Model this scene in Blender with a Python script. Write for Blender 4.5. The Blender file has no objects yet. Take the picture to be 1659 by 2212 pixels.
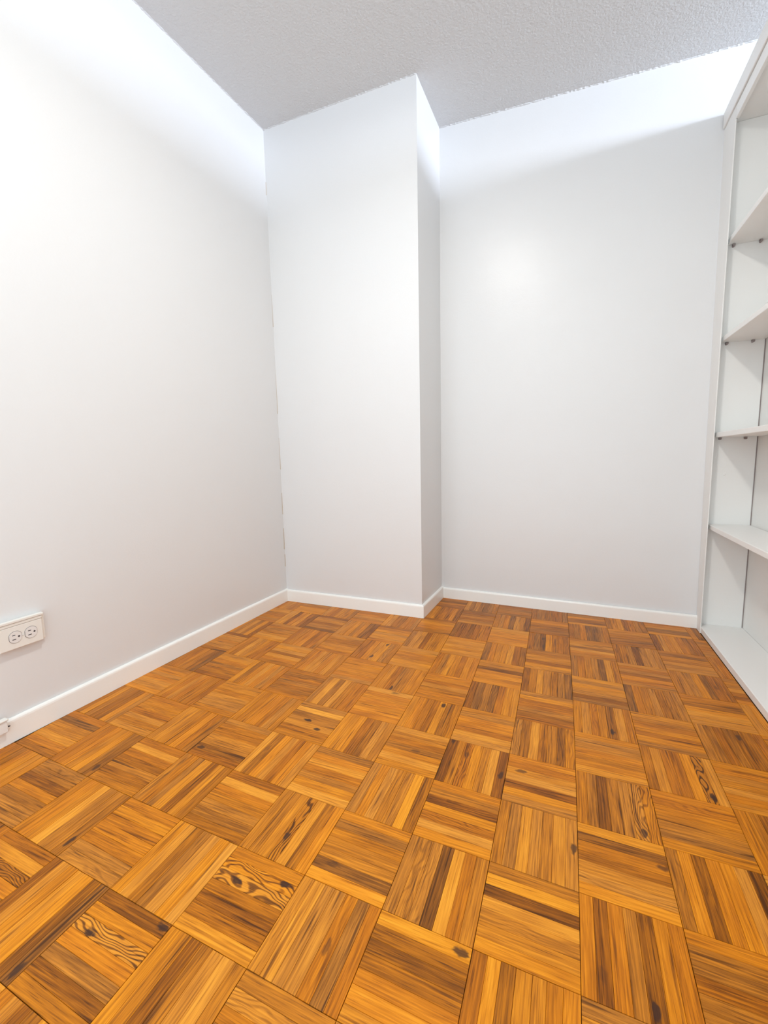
import bpy, bmesh, math, random
from mathutils import Vector, Matrix

scene = bpy.context.scene
COL = scene.collection

# ------------------------------------------------------------------ camera
CAM = Vector((1.4649, -1.9951, 0.7927))
FOCAL_PX, IMG_W, IMG_H = 938.53, 1659.0, 2212.0
YAW, PITCH, ROLL = 0.3984, -0.1203, -0.0204
fwd = Vector((-math.sin(YAW) * math.cos(PITCH), math.cos(YAW) * math.cos(PITCH), math.sin(PITCH)))
right0 = Vector((math.cos(YAW), math.sin(YAW), 0.0))
up0 = right0.cross(fwd)
right = math.cos(ROLL) * right0 + math.sin(ROLL) * up0
up = -math.sin(ROLL) * right0 + math.cos(ROLL) * up0
cam_data = bpy.data.cameras.new('camera')
cam_data.sensor_fit = 'HORIZONTAL'
cam_data.sensor_width = 36.0
cam_data.lens = FOCAL_PX / IMG_W * 36.0
cam_data.clip_start = 0.02
cam = bpy.data.objects.new('camera', cam_data)
COL.objects.link(cam)
m = Matrix.Identity(4)
for r in range(3):
    m[r][0], m[r][1], m[r][2], m[r][3] = right[r], up[r], -fwd[r], CAM[r]
cam.matrix_world = m
scene.camera = cam

# ------------------------------------------------------------------ light and exposure
world = bpy.data.worlds.new('world')
scene.world = world
world.use_nodes = True
bg = world.node_tree.nodes['Background']
bg.inputs['Color'].default_value = (0.835, 0.95, 1.02, 1)
bg.inputs['Strength'].default_value = 0.88

def lamp(name, kind, loc, energy, color, **kw):
    d = bpy.data.lights.new(name, kind)
    d.energy = energy
    d.color = color
    for k, v in kw.items():
        setattr(d, k, v)
    o = bpy.data.objects.new(name, d)
    o.location = loc
    COL.objects.link(o)
    return o

# flush ceiling lamp of the room (above the frame, its sheen shows on the far wall)
lamp('ceiling_lamp', 'AREA', (1.08, -1.25, 2.37), 7.8, (1.0, 0.975, 0.92), shape='DISK', size=0.16)
# bright window of the next room: its daylight comes through the gap over the bookcase
win = lamp('next_room_window', 'AREA', (5.05, -1.0, 2.24), 74.0, (0.74, 0.83, 1.0), shape='RECTANGLE', size=0.40, size_y=1.8)
win.rotation_euler = (0.0, math.radians(90), 0.0)

vs = scene.view_settings
vs.view_transform = 'Standard'
vs.look = 'None'
vs.gamma = 1.0
vs.use_curve_mapping = False
vs.exposure = 1.25

# ------------------------------------------------------------------ materials
def new_mat(name):
    mt = bpy.data.materials.new(name)
    mt.use_nodes = True
    nt = mt.node_tree
    return mt, nt, nt.nodes['Principled BSDF']

def N(nt, kind, **kw):
    n = nt.nodes.new(kind)
    for k, v in kw.items():
        setattr(n, k, v)
    return n

def V(nt, sock, val):
    if isinstance(val, bpy.types.NodeSocket):
        nt.links.new(val, sock)
    else:
        sock.default_value = val

def math_node(nt, op, a, b=None, c=None, clamp=False):
    n = N(nt, 'ShaderNodeMath', operation=op, use_clamp=clamp)
    V(nt, n.inputs[0], a)
    if b is not None:
        V(nt, n.inputs[1], b)
    if c is not None:
        V(nt, n.inputs[2], c)
    return n.outputs[0]

def mix_col(nt, fac, a, b, blend='MIX'):
    n = N(nt, 'ShaderNodeMix', data_type='RGBA', blend_type=blend)
    V(nt, n.inputs[0], fac)
    V(nt, n.inputs[6], a)
    V(nt, n.inputs[7], b)
    return n.outputs[2]

def map_range(nt, val, a, b, c=0.0, d=1.0, smooth=True):
    n = N(nt, 'ShaderNodeMapRange', interpolation_type='SMOOTHSTEP' if smooth else 'LINEAR')
    V(nt, n.inputs[0], val)
    n.inputs[1].default_value, n.inputs[2].default_value = a, b
    n.inputs[3].default_value, n.inputs[4].default_value = c, d
    return n.outputs[0]

def noise(nt, vec, scale, detail=3.0, rough=0.5, dim='3D'):
    n = N(nt, 'ShaderNodeTexNoise', noise_dimensions=dim)
    n.inputs['Scale'].default_value = scale
    n.inputs['Detail'].default_value = detail
    n.inputs['Roughness'].default_value = rough
    if vec is not None:
        nt.links.new(vec, n.inputs['Vector'])
    return n

def bump(nt, height, strength, dist, bsdf):
    b = N(nt, 'ShaderNodeBump')
    b.inputs['Strength'].default_value = strength
    b.inputs['Distance'].default_value = dist
    nt.links.new(height, b.inputs['Height'])
    nt.links.new(b.outputs[0], bsdf.inputs['Normal'])

def paint(name, color, rough, bump_scale=60.0, bump_strength=0.15, bump_dist=0.002, detail=4.0):
    mt, nt, b = new_mat(name)
    tc = N(nt, 'ShaderNodeTexCoord').outputs['Object']
    blot = noise(nt, tc, 2.2, 2.0)
    c = mix_col(nt, blot.outputs['Fac'], tuple(x * 0.985 for x in color) + (1,), tuple(min(1, x * 1.015) for x in color) + (1,))
    nt.links.new(c, b.inputs['Base Color'])
    b.inputs['Roughness'].default_value = rough
    n = noise(nt, tc, bump_scale, detail)
    bump(nt, n.outputs['Fac'], bump_strength, bump_dist, b)
    return mt

def wall_paint():
    """White semi-gloss roller paint, with the broken hairline crack that runs down the left corner."""
    mt, nt, b = new_mat('wall_paint')
    tc = N(nt, 'ShaderNodeTexCoord').outputs['Object']
    blot = noise(nt, tc, 1.8, 2.0)
    c = mix_col(nt, blot.outputs['Fac'], (0.755, 0.755, 0.757, 1), (0.785, 0.784, 0.784, 1))
    nt.links.new(c, b.inputs['Base Color'])
    b.inputs['Roughness'].default_value = 0.36
    b.inputs['Specular IOR Level'].default_value = 0.55
    n = noise(nt, tc, 130.0, 3.0)
    n2 = noise(nt, tc, 9.0, 2.0)
    h = math_node(nt, 'ADD', n.outputs['Fac'], math_node(nt, 'MULTIPLY', n2.outputs['Fac'], 1.5))
    bump(nt, h, 0.12, 0.002, b)
    return mt

M_WALL = wall_paint()
M_CRACK = paint('cracked_caulk', (0.62, 0.55, 0.47), 0.8)
M_TRIM = paint('trim_paint', (0.94, 0.935, 0.90), 0.3, 40.0, 0.2, 0.003)
M_SHELF = paint('shelf_paint', (0.86, 0.85, 0.825), 0.42, 70.0, 0.2, 0.002)
M_CEIL = paint('stippled_ceiling', (0.66, 0.66, 0.665), 0.9, 115.0, 0.55, 0.008, 5.0)
M_PLASTIC = paint('ivory_plastic', (0.84, 0.82, 0.77), 0.28, 30.0, 0.03)
M_SOCKET = paint('white_socket_plastic', (0.80, 0.78, 0.76), 0.35, 30.0, 0.03)
M_DARK = paint('dark_slot', (0.055, 0.045, 0.05), 0.7)
M_METAL, _nt, _b = new_mat('dull_metal')
_b.inputs['Base Color'].default_value = (0.22, 0.19, 0.19, 1)
_b.inputs['Metallic'].default_value = 0.7
_b.inputs['Roughness'].default_value = 0.5
M_GAP = paint('joint_dark', (0.14, 0.06, 0.018), 0.8)
M_BRACK = paint('pin_paint_gap_shade', (0.30, 0.25, 0.24), 0.6)  # pin colour, reused as painted-in shade for the back corner gap

def oak():
    mt, nt, b = new_mat('oak_parquet')
    uv = N(nt, 'ShaderNodeUVMap', uv_map='grain').outputs['UV']
    sep = N(nt, 'ShaderNodeSeparateXYZ')
    nt.links.new(uv, sep.inputs[0])
    u, v = sep.outputs[0], sep.outputs[1]
    tone = N(nt, 'ShaderNodeAttribute', attribute_name='tone').outputs['Fac']
    fig = N(nt, 'ShaderNodeAttribute', attribute_name='figure').outputs['Fac']
    kn = N(nt, 'ShaderNodeAttribute', attribute_name='knot').outputs['Vector']
    ks = N(nt, 'ShaderNodeSeparateXYZ')
    nt.links.new(kn, ks.inputs[0])

    def vec(su, sv):
        cmb = N(nt, 'ShaderNodeCombineXYZ')
        V(nt, cmb.inputs[0], math_node(nt, 'MULTIPLY', u, su))
        V(nt, cmb.inputs[1], math_node(nt, 'MULTIPLY', v, sv))
        return cmb.outputs[0]
    # slow waver that bends the growth rings
    waver = noise(nt, vec(7.0, 20.0), 1.0, 2.0).outputs['Fac']
    # open pores: short dark ticks along the grain
    pores = noise(nt, vec(15.0, 560.0), 1.0, 2.0, 0.6).outputs['Fac']
    pores = map_range(nt, pores, 0.56, 0.72)
    # growth rings: bands along the strip, bent into cathedrals where 'figure' is high
    ring_v = math_node(nt, 'ADD', math_node(nt, 'MULTIPLY', v, 230.0),
                       math_node(nt, 'MULTIPLY', math_node(nt, 'MULTIPLY', waver, math_node(nt, 'ADD', math_node(nt, 'MULTIPLY', fig, 9.0), 1.4)), 2.4))
    ring = math_node(nt, 'SINE', math_node(nt, 'MULTIPLY', ring_v, 3.2))
    ring = map_range(nt, ring, -0.2, 1.0)
    fine = noise(nt, vec(8.0, 290.0), 1.0, 4.0, 0.62).outputs['Fac']
    streak = noise(nt, vec(4.5, 95.0), 1.0, 2.0, 0.5).outputs['Fac']
    dark_streak = map_range(nt, streak, 0.60, 0.72)
    patch = noise(nt, vec(11.0, 40.0), 1.0, 2.0, 0.5).outputs['Fac']

    t = math_node(nt, 'ADD', tone, math_node(nt, 'MULTIPLY', math_node(nt, 'SUBTRACT', fine, 0.5), 0.85))
    t = math_node(nt, 'SUBTRACT', t, math_node(nt, 'MULTIPLY', ring, math_node(nt, 'ADD', math_node(nt, 'ADD', math_node(nt, 'MULTIPLY', fig, 0.12), 0.045), map_range(nt, fig, 0.8, 1.0, 0.0, 0.28))))
    t = math_node(nt, 'ADD', t, math_node(nt, 'MULTIPLY', math_node(nt, 'SUBTRACT', patch, 0.5), 0.32))
    t = math_node(nt, 'SUBTRACT', t, math_node(nt, 'MULTIPLY', pores, 0.22))
    t = math_node(nt, 'SUBTRACT', t, math_node(nt, 'MULTIPLY', dark_streak, 0.26))
    ramp = N(nt, 'ShaderNodeValToRGB')
    cr = ramp.color_ramp
    stops = [(0.0, (0.085, 0.025, 0.002)), (0.22, (0.26, 0.080, 0.003)), (0.45, (0.53, 0.172, 0.004)),
             (0.62, (0.70, 0.250, 0.007)), (0.82, (0.86, 0.352, 0.018)), (1.0, (0.92, 0.44, 0.045))]
    cr.elements[0].position, cr.elements[1].position = stops[0][0], stops[-1][0]
    cr.elements[0].color, cr.elements[1].color = stops[0][1] + (1,), stops[-1][1] + (1,)
    for p, c in stops[1:-1]:
        e = cr.elements.new(p)
        e.color = c + (1,)
    nt.links.new(t, ramp.inputs[0])
    col = ramp.outputs[0]
    # placed knots / mineral streaks: an ellipse stretched along the grain with a ragged outline
    du = math_node(nt, 'MULTIPLY', math_node(nt, 'SUBTRACT', u, ks.outputs[0]), 70.0)
    dv = math_node(nt, 'MULTIPLY', math_node(nt, 'SUBTRACT', v, ks.outputs[1]), 150.0)
    rag = noise(nt, vec(60.0, 130.0), 1.0, 2.0).outputs['Fac']
    dist = math_node(nt, 'SQRT', math_node(nt, 'ADD', math_node(nt, 'MULTIPLY', du, du), math_node(nt, 'MULTIPLY', dv, dv)))
    dist = math_node(nt, 'ADD', dist, math_node(nt, 'MULTIPLY', math_node(nt, 'SUBTRACT', rag, 0.5), 1.8))
    spot = math_node(nt, 'MULTIPLY', map_range(nt, dist, 1.15, 0.55), ks.outputs[2])
    col = mix_col(nt, spot, col, (0.045, 0.018, 0.010, 1))
    # reddish or olive drift from strip to strip
    drift = N(nt, 'ShaderNodeAttribute', attribute_name='drift').outputs['Fac']
    hs = N(nt, 'ShaderNodeHueSaturation')
    V(nt, hs.inputs['Hue'], math_node(nt, 'MULTIPLY_ADD', drift, 0.0035, 0.4985))
    V(nt, hs.inputs['Saturation'], math_node(nt, 'SUBTRACT', 1.0, math_node(nt, 'MULTIPLY', math_node(nt, 'MAXIMUM', drift, 0.0), 0.03)))
    hs.inputs['Value'].default_value = 1.0
    nt.links.new(col, hs.inputs['Color'])
    nt.links.new(hs.outputs[0], b.inputs['Base Color'])
    b.inputs['Roughness'].default_value = 0.36
    b.inputs['Specular IOR Level'].default_value = 0.24
    h = math_node(nt, 'SUBTRACT', fine, math_node(nt, 'MULTIPLY', pores, 0.8))
    bump(nt, h, 0.12, 0.001, b)
    return mt

M_OAK = oak()

# ------------------------------------------------------------------ mesh helpers
def link(name, me, mats, parent=None):
    o = bpy.data.objects.new(name, me)
    for mt in (mats if isinstance(mats, (list, tuple)) else [mats]):
        if mt.name not in [x.name for x in me.materials if x]:
            me.materials.append(mt)
    COL.objects.link(o)
    if parent is not None:
        o.parent = parent
        if parent.location.length > 0:
            o.location = -parent.location
    return o

def from_bm(name, bm, mats, parent=None, smooth=False):
    me = bpy.data.meshes.new(name)
    bmesh.ops.recalc_face_normals(bm, faces=bm.faces)
    if smooth:
        for f in bm.faces:
            f.smooth = True
    bm.to_mesh(me)
    bm.free()
    return link(name, me, mats, parent)

def add_box(bm, lo, hi, bevel=0.0, seg=2):
    r = bmesh.ops.create_cube(bm, size=1.0)
    vs_ = r['verts']
    for v in vs_:
        v.co = Vector([lo[k] if v.co[k] < 0 else hi[k] for k in range(3)])
    if bevel > 0:
        es = list({e for v in vs_ for e in v.link_edges})
        bmesh.ops.bevel(bm, geom=es, offset=bevel, segments=seg, affect='EDGES', profile=0.5)

def box(name, lo, hi, mat, parent=None, bevel=0.0015):
    bm = bmesh.new()
    add_box(bm, lo, hi, bevel)
    return from_bm(name, bm, mat, parent)

def add_cyl(bm, p0, p1, r, seg=20, bevel=0.0):
    p0, p1 = Vector(p0), Vector(p1)
    d = (p1 - p0)
    q = d.to_track_quat('Z', 'Y').to_matrix().to_4x4()
    mt = Matrix.Translation((p0 + p1) / 2) @ q
    bmesh.ops.create_cone(bm, cap_ends=True, segments=seg, radius1=r, radius2=max(r - bevel, 1e-4), depth=d.length, matrix=mt)

def grid_panel(name, corners, mat, n=10, thick=None):
    """Bilinear wall panel: corners bottom0, bottom1, top1, top0; thickness goes along 'thick' (a vector away from the room)."""
    a, b_, c, d = [Vector(x) for x in corners]
    bm = bmesh.new()
    def lay(off):
        g = []
        for i in range(n + 1):
            row = []
            for j in range(n + 1):
                s, t = i / n, j / n
                p = a * (1 - s) * (1 - t) + b_ * s * (1 - t) + c * s * t + d * (1 - s) * t
                row.append(bm.verts.new(p + off))
            g.append(row)
        return g
    f = lay(Vector((0, 0, 0)))
    k = lay(Vector(thick))
    for i in range(n):
        for j in range(n):
            bm.faces.new((f[i][j], f[i + 1][j], f[i + 1][j + 1], f[i][j + 1]))
            bm.faces.new((k[i][j + 1], k[i + 1][j + 1], k[i + 1][j], k[i][j]))
    for i in range(n):
        bm.faces.new((f[i + 1][0], f[i][0], k[i][0], k[i + 1][0]))
        bm.faces.new((f[i][n], f[i + 1][n], k[i + 1][n], k[i][n]))
        bm.faces.new((f[0][i], f[0][i + 1], k[0][i + 1], k[0][i]))
        bm.faces.new((f[n][i + 1], f[n][i], k[n][i], k[n][i + 1]))
    o = from_bm(name, bm, mat)
    return o

def structure(o, label=None):
    o['kind'] = 'structure'
    if label:
        o['label'] = label
    return o

# ------------------------------------------------------------------ room shell
H = 2.44
Y0 = -2.45                      # the room stays open behind the camera
# corner points of the walls, bottom (z=0) and top (z=H); the old plaster is a little out of plumb
LB0, LB1 = (-0.012, Y0), (0.001, 0.021)
LT0, LT1 = (-0.085, Y0), (0.018, -0.014)
PB1, PT1 = (0.815, 0.017), (0.820, -0.006)
QB1, QT1 = (0.822, 0.366), (0.827, 0.337)
RB, RT = (2.050, 0.312), (2.128, 0.411)
X1 = 3.75

def ext(p, q, x):
    t = (x - p[0]) / (q[0] - p[0])
    return (x, p[1] + t * (q[1] - p[1]))

RB2, RT2 = ext(QB1, RB, X1), ext(QT1, RT, X1)

wl = structure(grid_panel('wall_left', [(*LB0, 0), (*LB1, 0), (*LT1, H), (*LT0, H)], M_WALL, 12, (-0.1, 0, 0)),
               'white painted left wall with the electrical outlet near its foot')
wb = structure(grid_panel('wall_back', [(*QB1, 0), (*RB2, 0), (*RT2, H), (*QT1, H)], M_WALL, 12, (0, 0.1, 0)),
               'white painted wall of the alcove between the pier and the bookcase')

# projecting pier: one closed mesh, front face and right-hand return
bm = bmesh.new()
n = 12
def col_pts(b2, t2):
    return [Vector((b2[0] + (t2[0] - b2[0]) * k / n, b2[1] + (t2[1] - b2[1]) * k / n, H * k / n)) for k in range(n + 1)]
cols = [col_pts((LB1[0], LB1[1]), (LT1[0], LT1[1])), col_pts(PB1, PT1), col_pts(QB1, QT1),
        col_pts((QB1[0], QB1[1] + 0.1), (QT1[0], QT1[1] + 0.1)), col_pts((LB1[0], QB1[1] + 0.1), (LT1[0], QT1[1] + 0.1))]
vv = [[bm.verts.new(p) for p in c] for c in cols]
for a in range(5):
    b2 = (a + 1) % 5
    for k in range(n):
        bm.faces.new((vv[a][k], vv[b2][k], vv[b2][k + 1], vv[a][k + 1]))
bm.faces.new([vv[a][0] for a in range(5)][::-1])
bm.faces.new([vv[a][n] for a in range(5)])
structure(from_bm('wall_pier', bm, M_WALL), 'white painted pier that projects into the room between left wall and alcove')

# ceiling: stippled plaster with a slightly ragged edge along the walls
bm = bmesh.new()
add_box(bm, (-0.3, Y0, H), (5.2, 1.0, H + 0.12))
structure(from_bm('ceiling', bm, M_CEIL), 'grey stippled plaster ceiling')

# caulk bead of the ceiling, its lumps give the ragged line seen along the walls
def bead(name, path, r, seed, away):
    rnd = random.Random(seed)
    bm = bmesh.new()
    prev = None
    tot = 0
    for (p, q) in zip(path[:-1], path[1:]):
        p, q = Vector(p), Vector(q)
        k = max(2, int((q - p).length / 0.008))
        for i in range(k + 1):
            c = p.lerp(q, i / k)
            rr = r * rnd.uniform(0.35, 1.3)
            ring = [bm.verts.new(c + Vector(away) * rr * s1 + Vector((0, 0, -1)) * rr * s2) for s1, s2 in ((-0.4, -0.6), (1, -0.6), (0.6, 0.55), (-0.4, 0.9))]
            if prev:
                for t in range(4):
                    bm.faces.new((prev[t], prev[(t + 1) % 4], ring[(t + 1) % 4], ring[t]))
            prev = ring
        prev = None
    return from_bm(name, bm, M_CEIL)

structure(bead('trim_1', [(*LT0, H), (*LT1, H)], 0.005, 1, (1, 0, 0)), 'thin grey bead between left wall and ceiling')
structure(bead('trim_2', [(*LT1, H), (*PT1, H)], 0.005, 2, (0, -1, 0)), 'ragged stipple edge of the ceiling along the pier front')
structure(bead('trim_3', [(*QT1, H), (*ext(QT1, RT, 2.9), H)], 0.006, 3, (0, -1, 0)), 'ragged stipple edge of the ceiling along the alcove wall')

# floor slab with the dark joints' mastic; the blocks sit on it as parts
bm = bmesh.new()
add_box(bm, (-0.3, Y0, -0.08), (5.2, 1.0, -0.006))
floor = structure(from_bm('floor', bm, M_GAP), 'orange oak parquet floor in a basket-weave of square blocks')

# ------------------------------------------------------------------ baseboards
BH, BT = 0.066, 0.012
def baseboard(name, path, height, label, mat=M_TRIM):
    """path: list of (x, y) along the wall foot; profile leans out by BT with a rounded top. Left side of the path is the room."""
    prof = [(0.0, 0.0), (BT, 0.0), (BT, height * 0.86), (BT * 0.93, height * 0.93), (BT * 0.72, height * 0.98), (BT * 0.42, height), (0.0, height)]
    bm = bmesh.new()
    rings = []
    pts = [Vector((x, y, 0)) for x, y in path]
    for i, p in enumerate(pts):
        nrm = []
        if i > 0:
            d = (p - pts[i - 1]).normalized(); nrm.append(Vector((d.y, -d.x, 0)))
        if i < len(pts) - 1:
            d = (pts[i + 1] - p).normalized(); nrm.append(Vector((d.y, -d.x, 0)))
        nn = sum(nrm, Vector((0, 0, 0)))
        nn = nn.normalized() / max(0.3, nn.normalized().dot(nrm[0]))
        rings.append([bm.verts.new(p + nn * o + Vector((0, 0, z))) for o, z in prof])
    for a, b2 in zip(rings[:-1], rings[1:]):
        for k in range(len(prof)):
            k2 = (k + 1) % len(prof)
            bm.faces.new((a[k], b2[k], b2[k2], a[k2]))
    bm.faces.new(rings[0]); bm.faces.new(rings[-1][::-1])
    return structure(from_bm(name, bm, mat), label)

BL0 = (-0.012 + 0.0, Y0)
baseboard('baseboard_left', [LB0, LB1], 0.070, 'white baseboard along the left wall')
baseboard('baseboard_pier', [(LB1[0] + BT, LB1[1]), PB1, (QB1[0], QB1[1])], 0.066, 'white baseboard wrapping the front and side of the pier')
baseboard('baseboard_back', [(QB1[0] + BT, QB1[1]), (2.036, RB[1])], 0.060, 'white baseboard along the alcove wall')

# hairline crack in the corner between left wall and pier: short broken runs of brown gap
rnd = random.Random(5)
crack = bmesh.new()
for z0, z1, w in ((0.30, 0.42, 0.0035), (0.20, 0.27, 0.003), (0.50, 0.62, 0.003), (0.75, 0.92, 0.002), (1.05, 1.30, 0.002), (1.5, 1.66, 0.0016), (2.14, 2.2, 0.0018)):
    t0 = z0 / H
    x = LB1[0] + (LT1[0] - LB1[0]) * t0
    y = LB1[1] + (LT1[1] - LB1[1]) * t0
    add_box(crack, (x - 0.003, y - w * 2.0, z0), (x + 0.0016, y + 0.003, z1))
structure(from_bm('trim_4', crack, M_CRACK), 'broken hairline crack down the corner of left wall and pier')

# ------------------------------------------------------------------ parquet
# smooth map from block indices to floor coordinates: the blocks were laid by hand and drift a few millimetres
CX = [1.506165, 0.159826, 0.0012658, -0.0007035, 0.0007523, -0.0003227]
CY = [-1.379313, -0.0021176, 0.1660317, 0.0003246, -0.0004977, 0.00075073]
def gmap(i, j):
    b_ = (1.0, i, j, i * i, i * j, j * j)
    return Vector((sum(a * c for a, c in zip(CX, b_)), sum(a * c for a, c in zip(CY, b_))))

NS = 7
# tone of each strip, 0 dark .. 9 pale; strips run along the room where i+j is even (listed left to right),
# across it where it is odd (listed far to near)
TONES = {
    (0, 0): '6365365', (0, 1): '7354668', (0, 2): '5425566', (0, 3): '6556567', (0, 4): '6655365', (0, 5): '7576534', (0, 6): '4555375',
    (0, 7): '5664765', (0, 8): '4463345', (1, 0): '6434456', (1, 1): '4736662', (1, 2): '6565546', (1, 3): '4654757', (1, 4): '6556564',
    (1, 5): '3555445', (1, 6): '6554755', (1, 7): '4552565', (1, 8): '7655444', (2, 7): '5465656', (2, 6): '5557344', (2, 8): '3667644',
    (2, 5): '6547766', (2, 4): '5444345', (2, 3): '6656666', (2, 2): '5536535', (-1, 0): '5827567', (-1, 1): '5476576', (-1, 2): '6567375',
    (-1, 3): '5475536', (-1, 4): '5745544', (-1, 5): '3575443', (-1, 6): '5566476', (-1, 7): '4427554', (-1, 8): '6754444', (-1, 9): '4444444',
    (-2, 0): '5552855', (-2, -1): '8434676', (-1, -1): '4836556', (0, -1): '5654555', (-2, 1): '6537577', (-2, 2): '2557573', (-2, 3): '6576576',
    (-2, 4): '3343566', (-2, 5): '6536767', (-2, 6): '4666744', (-2, 7): '7777677', (-2, 8): '5563653', (-2, 9): '4444554', (-3, -1): '6756545',
    (-3, 0): '7455638', (-3, 1): '5665584', (-3, 2): '7554676', (-3, 3): '6654745', (-3, 4): '6656565', (-3, 5): '5576566', (-3, 6): '7767676',
    (-3, 7): '3343455', (-3, 8): '4445456', (-4, -1): '6774347', (-4, -2): '6534675', (-3, -2): '5655887', (-4, 0): '5565747', (-4, 1): '4675568',
    (-4, 2): '7674465', (-4, 3): '7666676', (-4, 4): '5645566', (-4, 5): '6665676', (-4, 6): '4663656', (-4, 7): '4676654', (-5, -1): '7744677',
    (-5, 0): '4865544', (-5, 1): '7476466', (-5, 2): '5845655', (-5, 3): '5747555', (-5, 4): '6666665', (-5, 5): '4466755', (-5, 6): '4576766',
    (-5, 7): '7644555', (-6, -1): '5656555', (-6, 0): '5547364', (-6, 1): '5556534', (-6, 2): '6566555', (-6, 3): '5454445', (-6, 4): '5666665',
    (-6, 5): '6545665', (-6, 6): '6675633', (-6, 7): '5556656', (-5, -2): '3676435', (-6, -2): '3667733', (-7, -1): '5668554', (-7, -2): '4746464',
    (-7, 0): '5754545', (-7, 1): '6755754', (-7, 2): '6656555', (-7, 3): '7467655', (-7, 4): '6764764', (-8, -1): '5436455', (-8, 0): '5566743',
    (-8, 1): '5665656', (-8, 2): '6565554', (-8, 3): '6764553', (-8, 4): '6576655', (-9, 1): '4754475',
}
# knots and mineral streaks: block, strip, place along the strip (0..1), strength
KNOTS = {
    (-5, 2, 3): (0.42, 0.95), (-5, 2, 4): (0.72, 0.9), (-2, 2, 0): (0.95, 0.8), (-3, 4, 0): (0.2, 0.0), (-3, 3, 4): (0.88, 0.9),
    (-2, 2, 6): (0.45, 0.8), (-2, 2, 2): (0.7, 0.55), (-3, 2, 3): (0.55, 0.5), (1, 3, 5): (0.12, 0.9), (0, 4, 4): (0.2, 0.95),
    (0, 2, 5): (0.12, 0.8), (-1, 1, 6): (0.55, 0.8), (0, 0, 4): (0.12, 0.9), (-1, 2, 2): (0.22, 0.7), (-8, 0, 6): (0.18, 0.8),
    (-7, -1, 6): (0.2, 0.85), (-4, -1, 1): (0.85, 0.95), (-4, -1, 2): (0.3, 0.9), (-4, 0, 3): (0.35, 0.85), (-5, -2, 2): (0.25, 0.95),
    (-5, -2, 0): (0.93, 0.9), (-5, 5, 4): (0.9, 0.85), (-5, 5, 3): (0.2, 0.85), (-6, 1, 5): (0.12, 0.8), (-1, 7, 2): (0.7, 0.7),
    (-2, -1, 0): (0.9, 0.85), (-2, 0, 2): (0.1, 0.0), (2, 4, 4): (0.8, 0.7), (-3, 0, 5): (0.25, 0.5), (-4, 4, 3): (0.1, 0.85),
    (-6, -2, 6): (0.12, 0.85), (-3, -1, 4): (0.45, 0.55), (-7, -1, 0): (0.1, 0.0), (0, 0, 1): (0.25, 0.35), (-4, 3, 0): (0.6, 0.6),
    (-6, 4, 0): (0.0, 0.0), (1, 7, 3): (0.5, 0.0), (-5, 1, 1): (0.6, 0.4), (0, 1, 2): (0.95, 0.7), (2, 6, 5): (0.5, 0.4),
}
FIGURED = {(-4, -1, 1): 1.0, (-4, -1, 2): 1.0, (-5, -2, 2): 1.0, (-2, 0, 2): 0.7, (-2, 0, 1): 0.7, (-4, 0, 3): 0.95, (1, 3, 5): 1.0,
           (0, 2, 5): 0.9, (0, 2, 6): 0.9, (-7, -2, 2): 0.9, (-2, 2, 2): 0.85, (-1, 3, 0): 0.7, (-2, 1, 4): 0.8, (-3, -2, 1): 0.85}

def clip(poly, nx, ny, d):
    """keep nx*x + ny*y <= d"""
    out = []
    for k in range(len(poly)):
        a, b2 = poly[k], poly[(k + 1) % len(poly)]
        da, db = nx * a.x + ny * a.y - d, nx * b2.x + ny * b2.y - d
        if da <= 0:
            out.append(a)
        if (da < 0 < db) or (db < 0 < da):
            out.append(a.lerp(b2, da / (da - db)))
    return out

def in_room(poly):
    cx = sum(p.x for p in poly) / len(poly)
    poly = clip(poly, -1, 0, -0.004)
    poly = clip(poly, 1, 0, 2.031) if poly else poly
    if not poly:
        return poly
    if cx < 0.829:
        poly = clip(poly, 0, 1, 0.013)
        if poly and max(p.y for p in poly) > 0.012:
            pass
    else:
        if max(p.y for p in poly) > 0.015:
            poly = clip(poly, -1, 0, -0.826)
        if poly:
            poly = clip(poly, 0.0455, 1, 0.0455 * 0.822 + 0.361)
    return poly

def inset(poly, d):
    """convex polygon (counter-clockwise) moved inwards by d"""
    k = len(poly)
    area = sum(poly[i].x * poly[(i + 1) % k].y - poly[(i + 1) % k].x * poly[i].y for i in range(k)) / 2
    if area < 2e-5:
        return None
    out = []
    for i in range(k):
        a, b2, c = poly[i - 1], poly[i], poly[(i + 1) % k]
        e1, e2 = (b2 - a), (c - b2)
        if e1.length < 1e-5 or e2.length < 1e-5:
            return None
        e1.normalize(); e2.normalize()
        n1, n2 = Vector((-e1.y, e1.x)), Vector((-e2.y, e2.x))
        s = n1 + n2
        if s.length < 0.2:
            return None
        s = s / max(0.25, s.dot(n1))
        out.append(b2 + s * d)
    return out

def dedupe(poly):
    out = []
    for p in poly:
        if not out or (p - out[-1]).length > 8e-4:
            out.append(p)
    if len(out) > 1 and (out[0] - out[-1]).length < 8e-4:
        out.pop()
    return out

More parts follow.
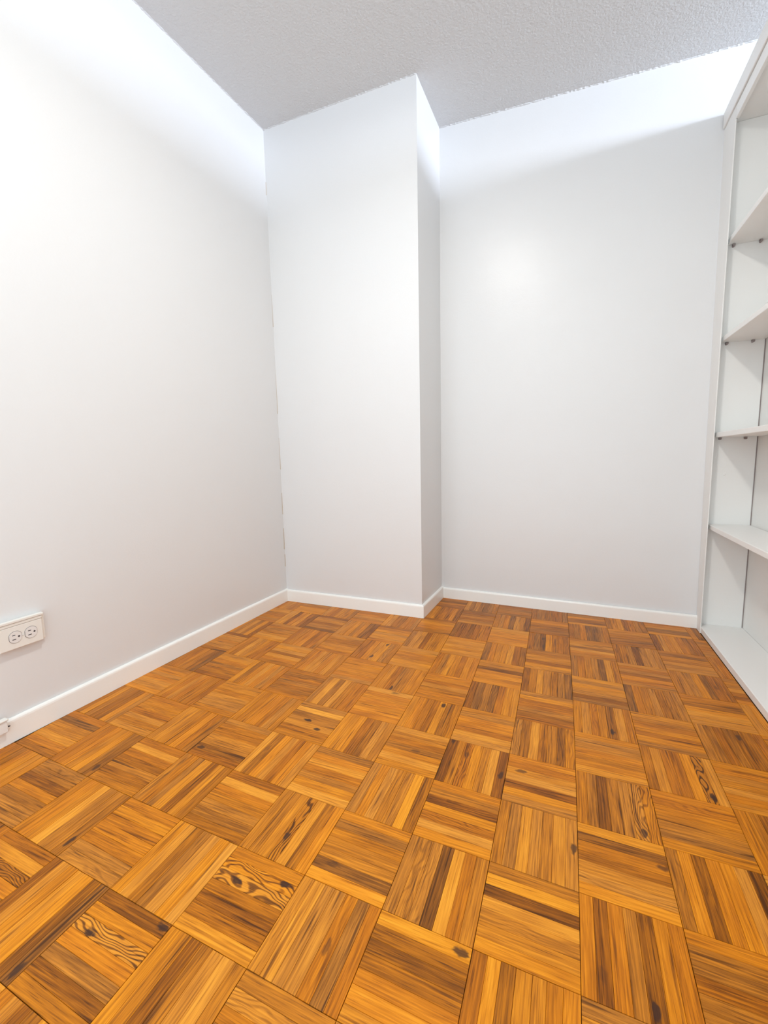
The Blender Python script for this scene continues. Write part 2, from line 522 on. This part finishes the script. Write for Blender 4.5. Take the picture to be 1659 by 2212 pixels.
class Strips:
    """collects strips with their grain coordinates and tones, and turns them into one mesh"""
    def __init__(self):
        self.v, self.f, self.uv, self.tone, self.fig, self.knot, self.drift = [], [], [], [], [], [], []
    def add(self, poly, along_x, tone, fig, knot, rnd, lift):
        outer = inset(poly, 0.0001)
        if outer is None:
            return False
        top = inset(poly, 0.0004)
        if top is None:
            return False
        k = len(poly)
        o = len(self.v)
        tx, ty = rnd.uniform(-0.004, 0.004), rnd.uniform(-0.004, 0.004)
        c = sum(poly, Vector((0, 0))) / k
        def zt(p):
            return lift + tx * (p.x - c.x) + ty * (p.y - c.y)
        self.v += [(p.x, p.y, -0.0055) for p in outer] + [(p.x, p.y, zt(p) - 0.0006) for p in outer] + [(p.x, p.y, zt(p)) for p in top]
        faces = [tuple(o + 2 * k + i for i in range(k))]
        for i in range(k):
            i2 = (i + 1) % k
            faces.append((o + i, o + i2, o + k + i2, o + k + i))
            faces.append((o + k + i, o + k + i2, o + 2 * k + i2, o + 2 * k + i))
        du, dv = rnd.uniform(0, 40), rnd.uniform(0, 40)
        def uvp(i):
            x, y, _ = self.v[i]
            return (x + du, y + dv) if along_x else (y + du, x + dv)
        us = [uvp(o + i) for i in range(k)]
        u0, u1 = min(a for a, _ in us), max(a for a, _ in us)
        v0, v1 = min(b2 for _, b2 in us), max(b2 for _, b2 in us)
        kn = (0.0, 0.0, 0.0)
        if knot:
            kn = (u0 + knot[0] * (u1 - u0), v0 + rnd.uniform(0.3, 0.7) * (v1 - v0), knot[1])
        drift = rnd.uniform(-1, 1)
        for f in faces:
            self.drift.append(drift)
            self.f.append(f)
            self.uv += [uvp(i) for i in f]
            self.tone.append(tone); self.fig.append(fig); self.knot += kn
        return True
    def build(self, name, parent):
        me = bpy.data.meshes.new(name)
        me.from_pydata(self.v, [], self.f)
        lay = me.uv_layers.new(name='grain')
        lay.data.foreach_set('uv', [c for p in self.uv for c in p])
        a = me.attributes.new('tone', 'FLOAT', 'FACE'); a.data.foreach_set('value', self.tone)
        a = me.attributes.new('drift', 'FLOAT', 'FACE'); a.data.foreach_set('value', self.drift)
        a = me.attributes.new('figure', 'FLOAT', 'FACE'); a.data.foreach_set('value', self.fig)
        a = me.attributes.new('knot', 'FLOAT_VECTOR', 'FACE'); a.data.foreach_set('vector', self.knot)
        me.update()
        return link(name, me, M_OAK, parent)

def pixel(p):
    d = Vector((p.x, p.y, 0.0)) - CAM
    w = d.dot(fwd)
    if w < 0.05:
        return None
    return (IMG_W / 2 + FOCAL_PX * d.dot(right) / w, IMG_H / 2 - FOCAL_PX * d.dot(up) / w)

blocks = []
for i in range(-11, 4):
    for j in range(-7, 11):
        quad = [gmap(i, j), gmap(i + 1, j), gmap(i + 1, j + 1), gmap(i, j + 1)]
        poly = dedupe(in_room(quad))
        if len(poly) < 3 or inset(poly, 0.001) is None:
            continue
        # size of the block in the frame, to know which strips show largest
        px = [pixel(p) for p in poly]
        area = 0.0
        if all(px):
            q = [Vector(a) for a in px]
            for nx, ny, d in ((1, 0, IMG_W), (-1, 0, 0), (0, 1, IMG_H), (0, -1, 0)):
                q = clip(q, nx, ny, d) if q else q
            if q:
                area = abs(sum(q[k].x * q[(k + 1) % len(q)].y - q[(k + 1) % len(q)].x * q[k].y for k in range(len(q))) / 2)
        blocks.append((area, i, j, poly))
blocks.sort(key=lambda b_: -b_[0])

n_single = 0
EG = 0.0022               # open joint round each block
for area, i, j, poly in blocks:
    rnd = random.Random(i * 1009 + j * 31 + 7)
    along_x = (i + j) % 2 != 0
    code = TONES.get((i, j)) or ''.join(rnd.choice('3445555666677') for _ in range(NS))
    # the block's own backing, seen only as the dark joint round its strips
    bk = inset(poly, 0.0004)
    bm = bmesh.new()
    lo = [bm.verts.new((p.x, p.y, -0.006)) for p in bk]
    hi = [bm.verts.new((p.x, p.y, -0.0045)) for p in bk]
    bm.faces.new(hi)
    for k in range(len(bk)):
        bm.faces.new((lo[k], lo[(k + 1) % len(bk)], hi[(k + 1) % len(bk)], hi[k]))
    block = from_bm('parquet_block', bm, M_GAP, floor)
    cuts = [EG + (1 - 2 * EG) * k / NS + (rnd.uniform(-0.009, 0.009) if 0 < k < NS else 0.0) for k in range(NS + 1)]
    single = area > 0 and n_single + NS <= 300
    joined = Strips()
    for k in range(NS):
        a, b2 = cuts[k], cuts[k + 1]
        if along_x:        # listed far to near
            q = [gmap(i + EG, j + 1 - b2), gmap(i + 1 - EG, j + 1 - b2), gmap(i + 1 - EG, j + 1 - a), gmap(i + EG, j + 1 - a)]
        else:
            q = [gmap(i + a, j + EG), gmap(i + b2, j + EG), gmap(i + b2, j + 1 - EG), gmap(i + a, j + 1 - EG)]
        q = dedupe(in_room(q))
        if len(q) < 3:
            continue
        tone = 0.02 + 0.085 * int(code[k]) + rnd.uniform(-0.025, 0.025)
        fig = FIGURED[(i, j, k)] if (i, j, k) in FIGURED else (rnd.uniform(0.3, 0.6) if rnd.random() < 0.1 else rnd.uniform(0.0, 0.14))
        kn = KNOTS.get((i, j, k))
        lift = rnd.uniform(-0.0003, 0.0002)
        if single:
            s = Strips()
            if s.add(q, along_x, tone, fig, kn, rnd, lift):
                s.build('parquet_strip', block)
                n_single += 1
        else:
            joined.add(q, along_x, tone, fig, kn, rnd, lift)
    if joined.v:
        o = joined.build('parquet_strips', block)
        o['kind'] = 'stuff'

# ------------------------------------------------------------------ bookcase
SX = 2.030            # front of stile and rail
EY = 0.297            # room side of the far end panel
YE = -2.40            # near end, behind the camera
BX = 2.197            # room side of the back panel
bc = bpy.data.objects.new('bookcase', None)
bc.location = (2.11, -1.05, 0.0)
COL.objects.link(bc)
bc['label'] = 'tall white built-in open bookcase with four shelves along the right side'
bc['category'] = 'bookcase'

def wall_y(x, z):
    t = z / H
    b_ = ext(QB1, RB, x)[1]
    tp = ext(QT1, RT, x)[1]
    return b_ + (tp - b_) * t

# stile: narrow face board scribed to the leaning wall, wider at its top
bm = bmesh.new()
zt = 2.122
ys = 0.247
pts = []
for z in (0.0, zt):
    yb = wall_y(SX, z) - 0.001
    pts.append([bm.verts.new(p) for p in ((SX, ys, z), (SX + 0.004, ys, z), (SX + 0.004, yb, z), (SX, yb, z))])
for k in range(4):
    bm.faces.new((pts[0][k], pts[0][(k + 1) % 4], pts[1][(k + 1) % 4], pts[1][k]))
bm.faces.new(pts[0][::-1]); bm.faces.new(pts[1])
bmesh.ops.bevel(bm, geom=[e for e in bm.edges if abs(e.verts[0].co.z - e.verts[1].co.z) > 1], offset=0.001, segments=2, affect='EDGES')
from_bm('stile', bm, M_SHELF, bc)
box('stile', (SX, YE, 0.0), (SX + 0.012, YE + 0.05, zt), M_SHELF, bc)

def side(name, y0, y1, z0, z1):
    return box(name, (SX + 0.014, y0, z0), (BX - 0.004, y1, z1), M_SHELF, bc, 0.001)
side('end_panel', EY, EY + 0.006, 0.0, 2.0878)
side('end_panel', YE, YE + 0.018, 0.0, 2.085)
box('back_panel', (BX, YE, 0.0), (BX + 0.008, EY + 0.005, 2.1235), M_SHELF, bc, 0.0008)
box('back_backing', (BX + 0.0085, YE, 0.0), (BX + 0.012, EY + 0.005, 2.1235), M_BRACK, bc, 0.0)
box('gap_shade_strip', (BX - 0.0039, EY + 0.001, 0.028), (BX - 0.0001, EY + 0.005, 2.086), M_BRACK, bc, 0.0)  # added dark strip: shade of the open gap as colour, stops light leaking
# top: deep board with a thick front edge, and a rail under it
bm = bmesh.new()
add_box(bm, (SX - 0.006, YE, 2.124), (BX + 0.015, wall_y(SX, 2.15) - 0.006, 2.186), 0.003)
from_bm('top_board', bm, M_SHELF, bc)
box('top_lining', (SX + 0.0135, YE + 0.02, 2.088), (BX - 0.0002, EY + 0.0065, 2.1235), M_SHELF, bc, 0.0005)
box('top_rail', (SX, YE + 0.052, 2.072), (SX + 0.012, ys - 0.001, 2.1205), M_SHELF, bc, 0.0015)
# bottom board lies on the floor
box('bottom_board', (SX + 0.003, YE + 0.02, 0.0005), (BX - 0.0005, EY - 0.0005, 0.027), M_SHELF, bc, 0.002)
for zb in (1.630, 1.247, 0.857, 0.463):
    sh = box('shelf', (SX + 0.013, YE + 0.02, zb), (BX - 0.002, EY - 0.001, zb + 0.020), M_SHELF, bc, 0.0018)
    for x in (SX + 0.034, BX - 0.045):
        bm = bmesh.new()
        add_cyl(bm, (x, EY - 0.016, zb - 0.0065), (x, EY + 0.001, zb - 0.0065), 0.0042, 12)
        add_box(bm, (x - 0.005, EY - 0.013, zb - 0.0035), (x + 0.005, EY - 0.0005, zb - 0.0005), 0.0004)
        from_bm('shelf_pin', bm, M_BRACK, bc)
# filled screw heads of the end panel
for x, z in ((2.122, 0.055), (2.09, 0.70)):
    bm = bmesh.new()
    add_cyl(bm, (x, EY + 0.001, z), (x, EY - 0.0018, z), 0.006, 16, 0.002)
    from_bm('screw_cover', bm, M_SHELF, bc)

# ------------------------------------------------------------------ duplex outlet on the left wall
def wall_x(y, z):
    t = (y - LB0[1]) / (LB1[1] - LB0[1])
    xb = LB0[0] + (LB1[0] - LB0[0]) * t
    t2 = (y - LT0[1]) / (LT1[1] - LT0[1])
    xt = LT0[0] + (LT1[0] - LT0[0]) * t2
    return xb + (xt - xb) * z / H

OY0, OY1, OZ0, OZ1 = -1.341, -1.224, 0.270, 0.352
ox = wall_x(-1.27, 0.31) - 0.0005
ol = bpy.data.objects.new('wall_outlet', None)
ol.location = (ox, (OY0 + OY1) / 2, (OZ0 + OZ1) / 2)
COL.objects.link(ol)
ol['label'] = 'white horizontal duplex electrical outlet on the left wall above the baseboard'
ol['category'] = 'outlet'
PX = ox + 0.0140                # back of the cover plate
box('outlet_box', (ox, OY0 + 0.001, OZ0 + 0.001), (PX - 0.0002, OY1 + 0.005, OZ1 - 0.001), M_PLASTIC, ol, 0.003)
box('cover_plate', (PX, OY0, OZ0), (PX + 0.005, OY1 - 0.004, OZ1 - 0.0145), M_PLASTIC, ol, 0.002)
box('top_ledge', (PX, OY0, OZ1 - 0.0140), (PX + 0.0060, OY1 - 0.003, OZ1 - 0.0055), M_PLASTIC, ol, 0.0012)
box('top_ledge', (PX - 0.004, OY0, OZ1 - 0.0050), (PX + 0.0085, OY1, OZ1 + 0.003), M_PLASTIC, ol, 0.0018)
zc = (OZ0 + OZ1) / 2 - 0.006
for yc in (-1.3000, -1.2600):
    fx = PX + 0.0051
    # dark seam, then the socket face: a disc flattened at its near and far side
    def disc(r, flat, x0, x1):
        bm = bmesh.new()
        pts = []
        for k in range(40):
            a = 2 * math.pi * k / 40
            pts.append((max(-flat, min(flat, r * math.cos(a))), r * math.sin(a)))
        v0 = [bm.verts.new((x0, yc + p, zc + q)) for p, q in pts]
        v1 = [bm.verts.new((x1, yc + p, zc + q)) for p, q in pts]
        for k in range(40):
            k2 = (k + 1) % 40
            bm.faces.new((v0[k], v0[k2], v1[k2], v1[k]))
        bm.faces.new(v0[::-1]); bm.faces.new(v1)
        bmesh.ops.remove_doubles(bm, verts=bm.verts, dist=1e-5)
        return bm
    seam = from_bm('seam', disc(0.0178, 0.0164, fx - 0.0006, fx + 0.0002), M_METAL, ol)
    face = from_bm('socket', disc(0.0168, 0.0153, fx - 0.0002, fx + 0.0014), M_SOCKET, ol)
    sx = fx + 0.00145
    for dz, ln in ((0.0062, 0.0075), (-0.0062, 0.0092)):
        s_ = box('slot', (sx - 0.0004, yc - 0.006 - ln / 2 + 0.002, zc + dz - 0.0011), (sx + 0.0002, yc - 0.006 + ln / 2 + 0.002, zc + dz + 0.0011), M_DARK, None, 0.0)
        s_.parent = face; s_.location = (0, 0, 0)
    bm = bmesh.new()
    add_cyl(bm, (sx - 0.0004, yc + 0.0085, zc), (sx + 0.0002, yc + 0.0085, zc), 0.0027, 16)
    g = from_bm('ground_hole', bm, M_DARK)
    g.parent = face
bm = bmesh.new()
add_cyl(bm, (PX + 0.0046, -1.2800, zc), (PX + 0.0062, -1.2800, zc), 0.0028, 16, 0.0006)
from_bm('screw', bm, M_SOCKET, ol)

# ------------------------------------------------------------------ surface wire box at the baseboard, cut by the left edge
jy0, jy1 = -1.42, -1.349
jx = 0.0065
jk = bpy.data.objects.new('telephone_jack', None)
jk.location = (jx, -1.385, 0.045)
COL.objects.link(jk)
jk['label'] = 'small white surface jack on the left baseboard at the photo edge below the outlet'
jk['category'] = 'jack'
box('jack_box', (jx, jy0, 0.045), (jx + 0.014, jy1, 0.078), M_SHELF, jk, 0.002)
box('jack_lid', (jx - 0.001, jy0 - 0.002, 0.0785), (jx + 0.017, jy1 + 0.002, 0.0845), M_PLASTIC, jk, 0.002)
bm = bmesh.new()
add_cyl(bm, (jx + 0.006, jy1 - 0.001, 0.058), (jx + 0.006, jy1 + 0.008, 0.056), 0.0026, 12, 0.001)
from_bm('wire_stub', bm, M_DARK, jk)
